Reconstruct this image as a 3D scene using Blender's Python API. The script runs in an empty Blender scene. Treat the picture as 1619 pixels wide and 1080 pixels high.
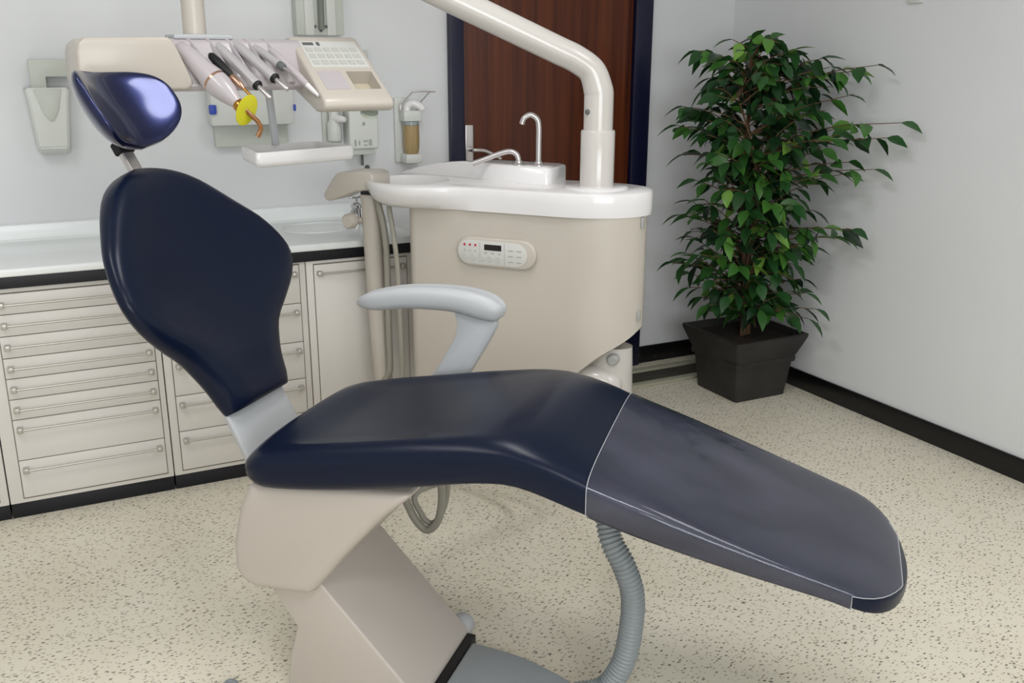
import bpy, bmesh, math, random
from math import sin, cos, radians, pi, sqrt, hypot, exp
from mathutils import Vector, Matrix
random.seed(7)
SC = bpy.context.scene
COL = SC.collection

# ------------------------------------------------------------------ materials
def lin(c):
    return tuple(((v/255)/12.92 if v/255 <= .04045 else ((v/255+.055)/1.055)**2.4) for v in c) + (1,)
def pbr(name, col, rough=.5, metal=0, coat=0, spec=.5, trans=0, ior=1.45, noise=0, nscale=8, bump=0, bscale=200, tint=None):
    m = bpy.data.materials.new(name); m.use_nodes = True
    nt = m.node_tree; b = nt.nodes['Principled BSDF']
    c = lin(col) if max(col) > 1 else tuple(col)+(1,)
    b.inputs['Base Color'].default_value = c
    b.inputs['Roughness'].default_value = rough; b.inputs['Metallic'].default_value = metal
    b.inputs['Coat Weight'].default_value = coat; b.inputs['Coat Roughness'].default_value = .12
    b.inputs['Specular IOR Level'].default_value = spec
    b.inputs['Transmission Weight'].default_value = trans; b.inputs['IOR'].default_value = ior
    if tint: b.inputs['Specular Tint'].default_value = tint
    tc = nt.nodes.new('ShaderNodeTexCoord')
    n = nt.nodes.new('ShaderNodeTexNoise'); n.inputs['Scale'].default_value = nscale; n.inputs['Detail'].default_value = 4
    nt.links.new(tc.outputs['Object'], n.inputs['Vector'])
    if noise:
        r = nt.nodes.new('ShaderNodeValToRGB')
        r.color_ramp.elements[0].position = .3; r.color_ramp.elements[1].position = .7
        r.color_ramp.elements[0].color = tuple(v*(1-noise) for v in c[:3])+(1,)
        r.color_ramp.elements[1].color = tuple(min(1, v*(1+noise)) for v in c[:3])+(1,)
        nt.links.new(n.outputs['Fac'], r.inputs['Fac']); nt.links.new(r.outputs['Color'], b.inputs['Base Color'])
    if bump:
        n2 = nt.nodes.new('ShaderNodeTexNoise'); n2.inputs['Scale'].default_value = bscale; n2.inputs['Detail'].default_value = 3
        bp = nt.nodes.new('ShaderNodeBump'); bp.inputs['Strength'].default_value = bump; bp.inputs['Distance'].default_value = .002
        nt.links.new(tc.outputs['Object'], n2.inputs['Vector']); nt.links.new(n2.outputs['Fac'], bp.inputs['Height'])
        nt.links.new(bp.outputs['Normal'], b.inputs['Normal'])
    return m

def floor_material():
    m = bpy.data.materials.new('speckled_vinyl'); m.use_nodes = True
    nt = m.node_tree; b = nt.nodes['Principled BSDF']; L = nt.links.new; N = nt.nodes.new
    b.inputs['Roughness'].default_value = .42; b.inputs['Specular IOR Level'].default_value = .35
    tc = N('ShaderNodeTexCoord')
    base = N('ShaderNodeTexNoise'); base.inputs['Scale'].default_value = 3; base.inputs['Detail'].default_value = 5
    L(tc.outputs['Object'], base.inputs['Vector'])
    r = N('ShaderNodeValToRGB'); r.color_ramp.elements[0].position = .35; r.color_ramp.elements[1].position = .7
    r.color_ramp.elements[0].color = lin((226, 218, 198)); r.color_ramp.elements[1].color = lin((231, 224, 207))
    L(base.outputs['Fac'], r.inputs['Fac'])
    cur = r.outputs['Color']
    # (rotation, scale x, scale y, radius, keep, colour, strength)
    for rot, sx, sy, rad, keep, colr, st in ((.9, 50, 100, .21, .30, (150, 140, 120), .9), (.5, 42, 88, .20, .24, (98, 92, 84), .9),
                                         (1.3, 85, 130, .25, .28, (172, 160, 140), .8), (.2, 75, 75, .34, .35, (226, 219, 202), .6)):
        mp = N('ShaderNodeMapping'); mp.inputs['Rotation'].default_value = (0, 0, rot); mp.inputs['Scale'].default_value = (sx, sy, 1)
        dn = N('ShaderNodeTexNoise'); dn.inputs['Scale'].default_value = 60
        L(tc.outputs['Object'], dn.inputs['Vector'])
        dm = N('ShaderNodeVectorMath'); dm.operation = 'MULTIPLY_ADD'; dm.inputs[1].default_value = (.006, .006, 0)
        L(dn.outputs['Color'], dm.inputs[0]); L(tc.outputs['Object'], dm.inputs[2])
        L(dm.outputs['Vector'], mp.inputs['Vector'])
        v = N('ShaderNodeTexVoronoi'); v.voronoi_dimensions = '2D'; v.inputs['Scale'].default_value = 1
        L(mp.outputs['Vector'], v.inputs['Vector'])
        a = N('ShaderNodeMath'); a.operation = 'LESS_THAN'; a.inputs[1].default_value = rad; L(v.outputs['Distance'], a.inputs[0])
        s = N('ShaderNodeSeparateColor'); L(v.outputs['Color'], s.inputs['Color'])
        k = N('ShaderNodeMath'); k.operation = 'LESS_THAN'; k.inputs[1].default_value = keep; L(s.outputs['Red'], k.inputs[0])
        x = N('ShaderNodeMath'); x.operation = 'MULTIPLY'; L(a.outputs[0], x.inputs[0]); L(k.outputs[0], x.inputs[1])
        x2 = N('ShaderNodeMath'); x2.operation = 'MULTIPLY'; x2.inputs[1].default_value = st; L(x.outputs[0], x2.inputs[0])
        mx = N('ShaderNodeMix'); mx.data_type = 'RGBA'; mx.inputs['B'].default_value = lin(colr)
        L(x2.outputs[0], mx.inputs['Factor']); L(cur, mx.inputs['A']); cur = mx.outputs['Result']
    L(cur, b.inputs['Base Color'])
    return m

def speckle_black():
    m = pbr('black_speckled_vinyl', (14, 14, 16), .3)
    nt = m.node_tree; b = nt.nodes['Principled BSDF']; L = nt.links.new; N = nt.nodes.new
    tc = N('ShaderNodeTexCoord'); v = N('ShaderNodeTexVoronoi'); v.inputs['Scale'].default_value = 45
    L(tc.outputs['Object'], v.inputs['Vector'])
    a = N('ShaderNodeMath'); a.operation = 'LESS_THAN'; a.inputs[1].default_value = .16; L(v.outputs['Distance'], a.inputs[0])
    s = N('ShaderNodeSeparateColor'); L(v.outputs['Color'], s.inputs['Color'])
    k = N('ShaderNodeMath'); k.operation = 'LESS_THAN'; k.inputs[1].default_value = .4; L(s.outputs['Red'], k.inputs[0])
    x = N('ShaderNodeMath'); x.operation = 'MULTIPLY'; L(a.outputs[0], x.inputs[0]); L(k.outputs[0], x.inputs[1])
    mx = N('ShaderNodeMix'); mx.data_type = 'RGBA'; mx.inputs['A'].default_value = lin((13, 13, 15)); mx.inputs['B'].default_value = lin((95, 95, 92))
    L(x.outputs[0], mx.inputs['Factor']); L(mx.outputs['Result'], b.inputs['Base Color'])
    return m

def wood_material():
    m = pbr('dark_mahogany', (70, 34, 18), .38, spec=.4)
    nt = m.node_tree; b = nt.nodes['Principled BSDF']; L = nt.links.new; N = nt.nodes.new
    tc = N('ShaderNodeTexCoord'); mp = N('ShaderNodeMapping'); mp.inputs['Scale'].default_value = (28, 28, .7)
    n = N('ShaderNodeTexNoise'); n.inputs['Scale'].default_value = 1; n.inputs['Detail'].default_value = 6; n.inputs['Roughness'].default_value = .65
    r = N('ShaderNodeValToRGB')
    r.color_ramp.elements[0].position = .3; r.color_ramp.elements[0].color = lin((58, 23, 10))
    r.color_ramp.elements[1].position = .75; r.color_ramp.elements[1].color = lin((108, 52, 24))
    L(tc.outputs['Object'], mp.inputs['Vector']); L(mp.outputs['Vector'], n.inputs['Vector']); L(n.outputs['Fac'], r.inputs['Fac'])
    L(r.outputs['Color'], b.inputs['Base Color'])
    return m

def film_material():
    m = bpy.data.materials.new('clear_plastic_film'); m.use_nodes = True
    nt = m.node_tree; nt.nodes.clear(); L = nt.links.new; N = nt.nodes.new
    out = N('ShaderNodeOutputMaterial')
    t = N('ShaderNodeBsdfTransparent'); t.inputs['Color'].default_value = (.93, .92, .94, 1)
    d = N('ShaderNodeBsdfDiffuse'); d.inputs['Color'].default_value = (.56, .57, .80, 1)
    g = N('ShaderNodeBsdfGlossy'); g.inputs['Roughness'].default_value = .07
    tc = N('ShaderNodeTexCoord'); mp = N('ShaderNodeMapping'); mp.inputs['Scale'].default_value = (2, 5, 5)
    n = N('ShaderNodeTexNoise'); n.inputs['Scale'].default_value = 2.2; n.inputs['Detail'].default_value = 4
    L(tc.outputs['Object'], mp.inputs['Vector']); L(mp.outputs['Vector'], n.inputs['Vector'])
    mr = N('ShaderNodeMapRange'); mr.inputs['To Min'].default_value = .04; mr.inputs['To Max'].default_value = .085
    mr.inputs['From Min'].default_value = .3; mr.inputs['From Max'].default_value = .7
    L(n.outputs['Fac'], mr.inputs['Value'])
    m1 = N('ShaderNodeMixShader'); L(mr.outputs['Result'], m1.inputs['Fac']); L(t.outputs[0], m1.inputs[1]); L(d.outputs[0], m1.inputs[2])
    lw = N('ShaderNodeFresnel'); lw.inputs['IOR'].default_value = 1.5
    m2 = N('ShaderNodeMixShader'); L(lw.outputs[0], m2.inputs['Fac']); L(m1.outputs[0], m2.inputs[1]); L(g.outputs[0], m2.inputs[2])
    L(m2.outputs[0], out.inputs['Surface'])
    return m

def leaf_material():
    m = pbr('ficus_leaf', (40, 80, 35), .38, spec=.45)
    nt = m.node_tree; b = nt.nodes['Principled BSDF']; L = nt.links.new; N = nt.nodes.new
    at = N('ShaderNodeAttribute'); at.attribute_name = 'leaf_tone'
    r = N('ShaderNodeValToRGB'); cr = r.color_ramp
    cr.elements[0].position = 0; cr.elements[0].color = lin((20, 44, 26))
    cr.elements[1].position = 1; cr.elements[1].color = lin((118, 160, 70))
    e = cr.elements.new(.5); e.color = lin((38, 78, 36)); e = cr.elements.new(.8); e.color = lin((72, 122, 48))
    L(at.outputs['Fac'], r.inputs['Fac']); L(r.outputs['Color'], b.inputs['Base Color'])
    return m

M = {}
M['wall'] = pbr('wall_paint', (223, 224, 225), .6, spec=.3, noise=.015, nscale=2)
M['ceil'] = pbr('ceiling_paint', (225, 225, 222), .8)
M['floor'] = floor_material()
M['speck'] = speckle_black()
M['wood'] = wood_material()
M['navyframe'] = pbr('navy_gloss_paint', (11, 14, 44), .35)
M['leather'] = pbr('navy_leatherette', (.0035, .0072, .022), .29, spec=.25, coat=0)
M['headleather'] = pbr('navy_satin_leatherette', (.013, .019, .080), .27, metal=.8, coat=.6)
M['film'] = film_material()
M['beige'] = pbr('warm_white_lacquer', (184, 175, 166), .38, coat=.15, noise=.01, nscale=3)
M['cream'] = pbr('ivory_plastic', (194, 186, 175), .35, coat=.15, noise=.01, nscale=4)
M['white'] = pbr('white_acrylic', (232, 229, 228), .22, coat=.4)
M['armwhite'] = pbr('white_gloss_lacquer', (202, 197, 191), .2, coat=.5)
M['grey'] = pbr('cool_grey_plastic', (184, 186, 188), .4, noise=.01)
M['greyplate'] = pbr('grey_rubber_plate', (148, 153, 156), .5, noise=.02, nscale=6)
M['putty'] = pbr('putty_grey_hose', (150, 146, 134), .45)
M['hose'] = pbr('grey_corrugated_hose', (140, 146, 148), .4)
M['black'] = pbr('black_rubber', (12, 12, 13), .5)
M['plinth'] = pbr('black_plinth_laminate', (17, 17, 25), .45)
M['cab'] = pbr('off_white_cabinet_lacquer', (222, 217, 210), .4, noise=.008)
M['gapline'] = pbr('shadow_gap_grey', (120, 114, 106), .7)
M['counter'] = pbr('white_worktop', (244, 247, 246), .3, coat=.2)
M['chrome'] = pbr('polished_chrome', (205, 205, 205), .12, metal=1)
M['steel'] = pbr('brushed_steel', (205, 200, 199), .30, metal=.85)
M['satin'] = pbr('satin_handle_metal', (190, 186, 178), .35, metal=.6)
M['silver'] = pbr('silver_handpiece', (206, 203, 204), .28, metal=.45, coat=.2)
M['gold'] = pbr('brass_metal', (190, 140, 70), .25, metal=1)
M['rosegold'] = pbr('copper_tone_metal', (205, 165, 140), .25, metal=1)
M['amber'] = pbr('amber_light_guide', (135, 84, 30), .15, coat=.5)
M['yellow'] = pbr('yellow_transparent_shield', (222, 216, 52), .12, trans=.35, ior=1.3)
M['lilac'] = pbr('lilac_grey_handpiece', (188, 180, 182), .28, coat=.3)
M['wallplastic'] = pbr('pale_wall_plastic', (214, 216, 210), .35)
M['wallplastic2'] = pbr('grey_green_wall_plastic', (196, 199, 190), .4)
M['blue'] = pbr('blue_plastic_clip', (58, 80, 175), .4)
M['soap'] = pbr('amber_soap', (176, 152, 108), .15, trans=.15)
M['bottle'] = pbr('blue_grey_soap', (150, 160, 160), .15)
M['mark'] = pbr('dark_grey_print', (95, 97, 96), .6)
M['lightmark'] = pbr('light_grey_print', (165, 166, 162), .6)
M['btn'] = pbr('grey_button', (190, 190, 184), .4)
M['panel'] = pbr('panel_membrane', (206, 205, 200), .35)
M['red'] = pbr('red_indicator', (185, 40, 60), .4)
M['display'] = pbr('dark_display', (28, 24, 20), .2)
M['pot'] = pbr('charcoal_planter', (46, 44, 42), .55, noise=.25, nscale=7, bump=.15, bscale=40)
M['soil'] = pbr('planter_soil', (44, 34, 26), .95, noise=.4, nscale=60, bump=.6, bscale=90)
M['bark'] = pbr('ficus_bark', (98, 74, 52), .8, noise=.3, nscale=40)
M['leaf'] = leaf_material()
M['recess'] = pbr('beige_recess', (196, 186, 165), .5)
M['paleglass'] = pbr('pale_green_cup', (205, 214, 200), .25)
M['mat'] = pbr('dark_floor_mat', (62, 60, 50), .6, noise=.15, nscale=12)
M['edge'] = pbr('pale_mat_edging', (176, 173, 152), .5)
M['cable'] = pbr('grey_cable', (120, 122, 116), .5)

# ------------------------------------------------------------------ mesh helpers
def finish(name, bm, mat, parent=None, smooth=True, angle=38, loc=None):
    bmesh.ops.recalc_face_normals(bm, faces=bm.faces)
    lim = radians(angle)
    for f in bm.faces: f.smooth = smooth
    for e in bm.edges:
        if len(e.link_faces) == 2 and e.calc_face_angle(0) > lim: e.smooth = False
    me = bpy.data.meshes.new(name); bm.to_mesh(me); bm.free()
    o = bpy.data.objects.new(name, me); COL.objects.link(o); me.materials.append(mat)
    if parent: o.parent = parent
    if loc: o.location = loc
    return o
def addbox(bm, x0, x1, y0, y1, z0, z1, bev=0, seg=2):
    r = bmesh.ops.create_cube(bm, size=1)
    vs = r['verts']
    for v in vs: v.co = Vector(((x0+x1)/2+v.co.x*(x1-x0), (y0+y1)/2+v.co.y*(y1-y0), (z0+z1)/2+v.co.z*(z1-z0)))
    if bev:
        es = list({e for v in vs for e in v.link_edges})
        bmesh.ops.bevel(bm, geom=es, offset=bev, segments=seg, affect='EDGES', profile=.5)
def box(name, x0, x1, y0, y1, z0, z1, mat, parent=None, bev=0, seg=2):
    bm = bmesh.new(); addbox(bm, x0, x1, y0, y1, z0, z1, bev, seg); return finish(name, bm, mat, parent)
def addprism(bm, pts, a0, a1, axes='xz', bev=0, seg=2):
    # polygon pts in the plane `axes`, extruded along the third axis from a0 to a1
    def P(p, a):
        d = dict(zip(axes, p)); k = ({'x', 'y', 'z'} - set(axes)).pop(); d[k] = a
        return (d['x'], d['y'], d['z'])
    A = [bm.verts.new(P(p, a0)) for p in pts]; B = [bm.verts.new(P(p, a1)) for p in pts]
    n = len(pts); fs = [bm.faces.new(A), bm.faces.new(B[::-1])]
    for i in range(n): fs.append(bm.faces.new((A[i], B[i], B[(i+1) % n], A[(i+1) % n])))
    if bev:
        es = list({e for f in fs for e in f.edges})
        bmesh.ops.recalc_face_normals(bm, faces=fs)
        bmesh.ops.bevel(bm, geom=es, offset=bev, segments=seg, affect='EDGES', profile=.5)
def prism(name, pts, a0, a1, mat, parent=None, axes='xz', bev=0, seg=2):
    bm = bmesh.new(); addprism(bm, pts, a0, a1, axes, bev, seg); return finish(name, bm, mat, parent)
def addloft(bm, rings, cap0=True, cap1=True, closed=True):
    R = [[bm.verts.new(p) for p in r] for r in rings]
    n = len(R[0])
    for a, b in zip(R, R[1:]):
        for i in range(n if closed else n-1):
            j = (i+1) % n
            bm.faces.new((a[i], a[j], b[j], b[i]))
    if cap0: bm.faces.new(R[0][::-1])
    if cap1: bm.faces.new(R[-1])
    return R
def loft(name, rings, mat, parent=None, cap0=True, cap1=True, angle=50):
    bm = bmesh.new(); addloft(bm, rings, cap0, cap1); return finish(name, bm, mat, parent, angle=angle)
def smoothpath(pts, n=8):
    P = [Vector(p) for p in pts]; out = []
    for i in range(len(P)-1):
        p0 = P[i-1] if i else P[0]*2-P[1]; p1 = P[i]; p2 = P[i+1]; p3 = P[i+2] if i+2 < len(P) else P[-1]*2-P[-2]
        for k in range(n):
            t = k/n
            out.append(.5*((2*p1)+(p2-p0)*t+(2*p0-5*p1+4*p2-p3)*t*t+(3*p1-p0-3*p2+p3)*t**3))
    out.append(P[-1]); return out
def addtube(bm, path, rad, n=14, cap=True, flat=1.0):
    P = [Vector(p) for p in path]
    R = rad if isinstance(rad, (list, tuple)) else [rad]*len(P)
    t0 = (P[1]-P[0]).normalized(); up = Vector((0, 0, 1)) if abs(t0.z) < .9 else Vector((1, 0, 0))
    nrm = (up-t0*up.dot(t0)).normalized(); rings = []; prev = t0
    for i, p in enumerate(P):
        t = (P[min(i+1, len(P)-1)]-P[max(i-1, 0)]).normalized()
        q = prev.rotation_difference(t); nrm = q @ nrm; nrm = (nrm-t*nrm.dot(t)).normalized(); prev = t
        b = t.cross(nrm)
        rings.append([p+nrm*(cos(2*pi*k/n)*R[i])+b*(sin(2*pi*k/n)*R[i]*flat) for k in range(n)])
    addloft(bm, rings, cap, cap)
def tube(name, path, rad, mat, parent=None, n=14, flat=1.0, angle=50):
    bm = bmesh.new(); addtube(bm, path, rad, n, True, flat); return finish(name, bm, mat, parent, angle=angle)
def addlathe(bm, prof, n=28, origin=(0, 0, 0), axis='z', sx=1, sy=1):
    O = Vector(origin); rings = []
    for r, h in prof:
        ring = []
        for k in range(n):
            a = 2*pi*k/n; x, y = r*cos(a)*sx, r*sin(a)*sy
            v = Vector((x, y, h)) if axis == 'z' else (Vector((x, h, y)) if axis == 'y' else Vector((h, x, y)))
            ring.append(O+v)
        rings.append(ring)
    addloft(bm, rings, prof[0][0] > 1e-6 or True, True)
def lathe(name, prof, mat, parent=None, n=28, origin=(0, 0, 0), axis='z', sx=1, sy=1, angle=40):
    bm = bmesh.new(); addlathe(bm, prof, n, origin, axis, sx, sy); return finish(name, bm, mat, parent, angle=angle)
def cut(o, cutter_bm):
    me = bpy.data.meshes.new('cutter'); bmesh.ops.recalc_face_normals(cutter_bm, faces=cutter_bm.faces); cutter_bm.to_mesh(me); cutter_bm.free()
    c = bpy.data.objects.new('cutter', me); COL.objects.link(c)
    if o.parent: c.parent = o.parent
    md = o.modifiers.new('b', 'BOOLEAN'); md.operation = 'DIFFERENCE'; md.object = c; md.solver = 'EXACT'
    bpy.context.view_layer.update()
    dg = bpy.context.evaluated_depsgraph_get(); nm = bpy.data.meshes.new_from_object(o.evaluated_get(dg))
    o.modifiers.clear(); mats = [m for m in o.data.materials]; o.data = nm
    nm.materials.clear()
    for m in mats: nm.materials.append(m)
    for p in nm.polygons: p.material_index = 0
    bpy.data.objects.remove(c)
    bm = bmesh.new(); bm.from_mesh(nm)
    for f in bm.faces: f.smooth = True
    for e in bm.edges: e.smooth = not (len(e.link_faces) == 2 and e.calc_face_angle(0) > radians(38))
    bm.to_mesh(nm); bm.free()
def thing(name, label, cat, loc=(0, 0, 0), rotz=0, group=None):
    o = bpy.data.objects.new(name, None); COL.objects.link(o); o.empty_display_size = .1
    o.location = loc; o.rotation_euler = (0, 0, rotz); return tag(o, label, cat, group)
def tag(o, label, cat, group=None):
    o['label'] = label; o['category'] = cat
    if group: o['group'] = group
    return o
def struct(o):
    o['kind'] = 'structure'; return o
def sellipse(n, k):
    out = []
    for i in range(n):
        a = 2*pi*i/n; c, s = cos(a), sin(a)
        out.append((math.copysign(abs(c)**(2/k), c), math.copysign(abs(s)**(2/k), s)))
    return out
def interp(tab, x):
    if x <= tab[0][0]: return tab[0][1]
    for i in range(len(tab)-1):
        x0, y0 = tab[i]; x1, y1 = tab[i+1]
        if x <= x1:
            ym = tab[i-1][1] if i else y0; xm = tab[i-1][0] if i else x0-1e-3*(1 if i else 0)
            d = (y1-y0)/(x1-x0)
            m0 = d if i == 0 else ((y1-tab[i-1][1])/(x1-tab[i-1][0]))
            m1 = d if i+2 >= len(tab) else ((tab[i+2][1]-y0)/(tab[i+2][0]-x0))
            t = (x-x0)/(x1-x0); h = x1-x0
            return (2*t**3-3*t*t+1)*y0+(t**3-2*t*t+t)*h*m0+(-2*t**3+3*t*t)*y1+(t**3-t*t)*h*m1
    return tab[-1][1]

# ------------------------------------------------------------------ room
XR, YB, XL, YF, ZC = 3.14, 3.888, -2.0, -1.6, 2.7
struct(box('floor', XL-.1, XR+.1, YF-.1, YB+.1, -.1, 0, M['floor']))
struct(box('ceiling', XL-.1, XR+.1, YF-.1, YB+.1, ZC, ZC+.1, M['ceil']))
struct(box('wall_back', XL-.1, XR+.1, YB, YB+.1, 0, ZC, M['wall']))
struct(box('wall_right', XR, XR+.1, YF-.1, YB, 0, ZC, M['wall']))
struct(box('wall_left', XL-.1, XL, YF-.1, YB, 0, ZC, M['wall']))
struct(box('wall_front', XL, XR, YF-.1, YF, 0, ZC, M['wall']))
bm = bmesh.new()
for x0, x1, z0, z1 in ((-.98, -.90, .82, 2.28), (1.30, 1.38, .82, 2.28), (-.90, 1.30, .82, .90), (-.90, 1.30, 2.20, 2.28)): addbox(bm, x0, x1, YF, YF+.07, z0, z1, .004)
struct(finish('fill_frame_1', bm, M['ceil']))  # frame added around the unseen fill light behind the camera
struct(box('baseboard_back', 2.650, XR, YB-.012, YB, 0, .088, M['speck'], bev=.003))
struct(box('baseboard_right', XR-.012, XR, YF, YB-.012, 0, .088, M['speck'], bev=.003))
# door
d = bpy.data.objects.new('door_1', None); COL.objects.link(d); d.location = (0, YB, 0); struct(d)
bm = bmesh.new()
addbox(bm, 1.632, 1.697, -.035, 0, 0, 2.10, .004); addbox(bm, 2.555, 2.648, -.035, 0, 0, 2.10, .004); addbox(bm, 1.697, 2.555, -.035, 0, 2.03, 2.10, .004)
struct(finish('frame', bm, M['navyframe'], d))
struct(box('leaf', 1.700, 2.552, -.014, 0, .012, 2.026, M['wood'], d, bev=.002))
h = struct(box('handle_plate', 1.704, 1.742, -.022, -.014, 1.02, 1.22, M['steel'], d, bev=.003))
struct(tube('lever', smoothpath([(1.724, -.02, 1.115), (1.724, -.06, 1.115), (1.735, -.068, 1.116), (1.78, -.07, 1.11), (1.85, -.07, 1.075)], 5), .009, M['steel'], d))

# ------------------------------------------------------------------ cabinets and worktop
YK = 3.372
def handle(parent, x0, x1, z):
    bm = bmesh.new()
    addtube(bm, [(x0, YK-.036, z), (x1, YK-.036, z)], .0042, 10)
    for x in (x0, x1):
        addbox(bm, x-.009, x+.009, YK-.042, YK-.012, z-.009, z+.009, .003)
    return finish('handle', bm, M['satin'], parent)
def cabinet(x0, x1, label, fronts, kind='drawer', fx=None):
    t = thing('drawer_cabinet' if kind == 'drawer' else 'base_cabinet', label, 'cabinet', ((x0+x1)/2, YK, 0), 0, 'base cabinets under the worktop')
    ox = (x0+x1)/2
    def shift(o): o.location = (-ox, -YK, 0); return o
    shift(box('carcass', x0, x1, YK-.012, YB-.004, .056, .794, M['cab'], t, bev=.002))
    shift(box('plinth', x0+.0005, x1-.0005, YK-.002, YB-.02, 0, .055, M['plinth'], t, bev=.001))
    f0, f1 = fx
    shift(box('front_gap', f0-.003, f1+.003, YK-.0128, YK-.006, fronts[-1]-.003, fronts[0]+.003, M['gapline'], t))
    for za, zb in zip(fronts, fronts[1:]):
        p = shift(box('drawer' if kind == 'drawer' else 'door', f0, f1, YK-.0155, YK-.0115, zb+.0015, za-.0015, M['cab'], t, bev=.0012))
        hz = za-.034 if za-zb < .1 else za-.032
        handle(p, f0+.018, f1-.018 if kind == 'drawer' else f1-.018, hz)
    return t
cabinet(-.78, -.204, 'off-white base cabinet cut by the left edge of the photo', [.777, .42, .073], fx=(-.75, -.232))
cabinet(-.200, .324, 'wide off-white drawer cabinet with eight thin drawers left of the chair backrest', [.777, .709, .637, .564, .494, .423, .352, .208, .073], fx=(-.157, .303))
cabinet(.328, .842, 'off-white drawer cabinet with five deeper drawers behind the chair backrest', [.785, .643, .497, .355, .221, .073], fx=(.357, .818))
cabinet(.846, 1.262, 'off-white base cabinet with one tall door behind the grey armrest', [.779, .073], 'door', fx=(.874, 1.23))
t = thing('worktop', 'white worktop with black front band running over the drawer cabinets', 'worktop', (.25, 3.6, .795))
def shiftw(o): o.location = (-.25, -3.6, -.795); return o
slab = shiftw(box('slab', -.80, 1.27, 3.335, YB-.002, .833, .859, M['counter'], t, bev=.006, seg=3))
shiftw(box('edge_band', -.80, 1.27, 3.345, YB-.002, .795, .832, M['plinth'], t, bev=.001))
shiftw(prism('backsplash', [(YB-.002, .859), (YB-.05, .859), (YB-.03, .866), (YB-.022, .88), (YB-.02, .914), (YB-.002, .917)], -.80, 1.27, M['counter'], t, 'yz'))
bm = bmesh.new(); addlathe(bm, [(.0001, -.012), (.05, -.0115), (.11, -.008), (.13, 0), (.14, .02)], 40, (.98, 3.66, .859), sy=.8)
cut(slab, bm)
bm = bmesh.new(); addtube(bm, [(.98+.141*cos(2*pi*k/48), 3.66+.113*sin(2*pi*k/48), .8595) for k in range(49)], .004, 8, False); shiftw(finish('sink_rim', bm, M['counter'], t))
tp = thing('basin_tap', 'small chrome tap standing at the back of the worktop sink', 'tap', (1.150, 3.70, .859))
lathe('tap_body', [(.026, 0), (.026, .008), (.018, .012), (.017, .06), (.024, .064), (.024, .075), (.01, .085), (.0001, .086)], M['chrome'], tp)
tube('spout', smoothpath([(0, 0, .045), (-.02, -.03, .058), (-.035, -.06, .052), (-.04, -.07, .035)], 5), .010, M['chrome'], tp)
bm = bmesh.new(); addtube(bm, [(0, 0, .08), (0, 0, .105)], .006, 10); addbox(bm, -.03, .03, -.007, .007, .1, .11, .003)
finish('tap_handle', bm, M['chrome'], tp)

# ------------------------------------------------------------------ dental chair
CH = thing('dental_chair', 'navy blue padded dental chair with clear film over its leg rest', 'dental chair', (.359, 2.023, 0), radians(-45))
CT = .285
# seat and leg cushion: stations along local x
ZT = [(-.05, .642), (0, .662), (.089, .676), (.169, .690), (.321, .718), (.466, .745), (.53, .755), (.60, .757), (.683, .735), (.777, .697), (.927, .645), (1.086, .590), (1.227, .541), (1.32, .510), (1.40, .480)]
ZB = [(-.05, .560), (0, .546), (.08, .550), (.239, .572), (.39, .601), (.53, .630), (.63, .636), (.748, .611), (.867, .582), (1.053, .536), (1.241, .490), (1.33, .460), (1.40, .435)]
TN = [(-.05, .05), (-.03, .02), (0, .002), (.05, -.004), (.2, -.006), (.7, 0), (.85, .004), (1.0, .016), (1.15, .036), (1.26, .055)]
TF = [(-.05, .47), (-.03, .52), (0, .545), (.05, .556), (.2, .560), (.7, .556), (1.0, .556), (1.2, .550), (1.26, .545)]
def seatring(s, grow=0.0, n=64, zadd=0.0):
    if s > 1.26:
        k = min(1, (s-1.26)/.142); w = sqrt(max(0, 1-k**2.4))
        m = (.055+.545)/2; a, b = m-(m-.055)*w, m+(.545-m)*w
    else: a, b = interp(TN, s), interp(TF, s)
    zt, zb = interp(ZT, s), interp(ZB, s)
    if s > 1.32:
        k = (s-1.32)/.082; mid = (zt+zb)/2; f = sqrt(max(.0, 1-k**3.4)); zt = mid+(zt-mid)*f; zb = mid+(zb-mid)*f
    if s < .02:
        k = (.02-s)/.072; mid = (zt+zb)/2; f = sqrt(max(.02, 1-k**2)); zt = mid+(zt-mid)*f; zb = mid+(zb-mid)*f
    c, hw, zc, hz = (a+b)/2, (b-a)/2+grow, (zt+zb)/2, (zt-zb)/2+grow
    seat = max(0, min(1, (s-.0)/.12))*max(0, min(1, (.62-s)/.25))
    out = []
    for x, y in sellipse(n, 3.6+2.8*max(0, min(1, (s-.60)/.28))):
        z = zc+hz*y
        if y > 0: z += (-.016*seat*(1-min(1, abs(x)/.86)**2.5) + .010*seat*exp(-((abs(x)-.88)/.10)**2) + .006*(1-x*x)*(1-seat))*min(1, y*1.2)
        out.append((s, c+hw*x, z+zadd))
    return out
st = [-.050, -.047, -.04, -.03, -.018, 0, .02, .05]+[.08+.03*i for i in range(40)]+[1.27, 1.29, 1.31, 1.33, 1.345, 1.36, 1.372, 1.382, 1.391, 1.397, 1.4005]
loft('seat_cushion', [seatring(s) for s in st], M['leather'], CH, angle=70)
SQ = sellipse(64, 3.6)
def filmend(i):
    x, y = SQ[i]
    return 1.285+.100*min(1, max(0, (y-.30)/.5)) if x < .7 else 1.37
def filmring(f):
    cache = []
    for i in range(64):
        k = (seatring(.762, .003)[i][1])/.56
        s0 = .762+.02*(1-k)-.012
        cache.append(seatring(s0+(filmend(i)-s0)*f, .003)[i])
    return cache
bm = bmesh.new(); addloft(bm, [filmring(i/34) for i in range(35)], False, False)
fo = finish('clear_film_cover', bm, M['film'], CH, angle=80); fo['label'] = 'clear glossy film wrapped around the leg rest'
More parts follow.
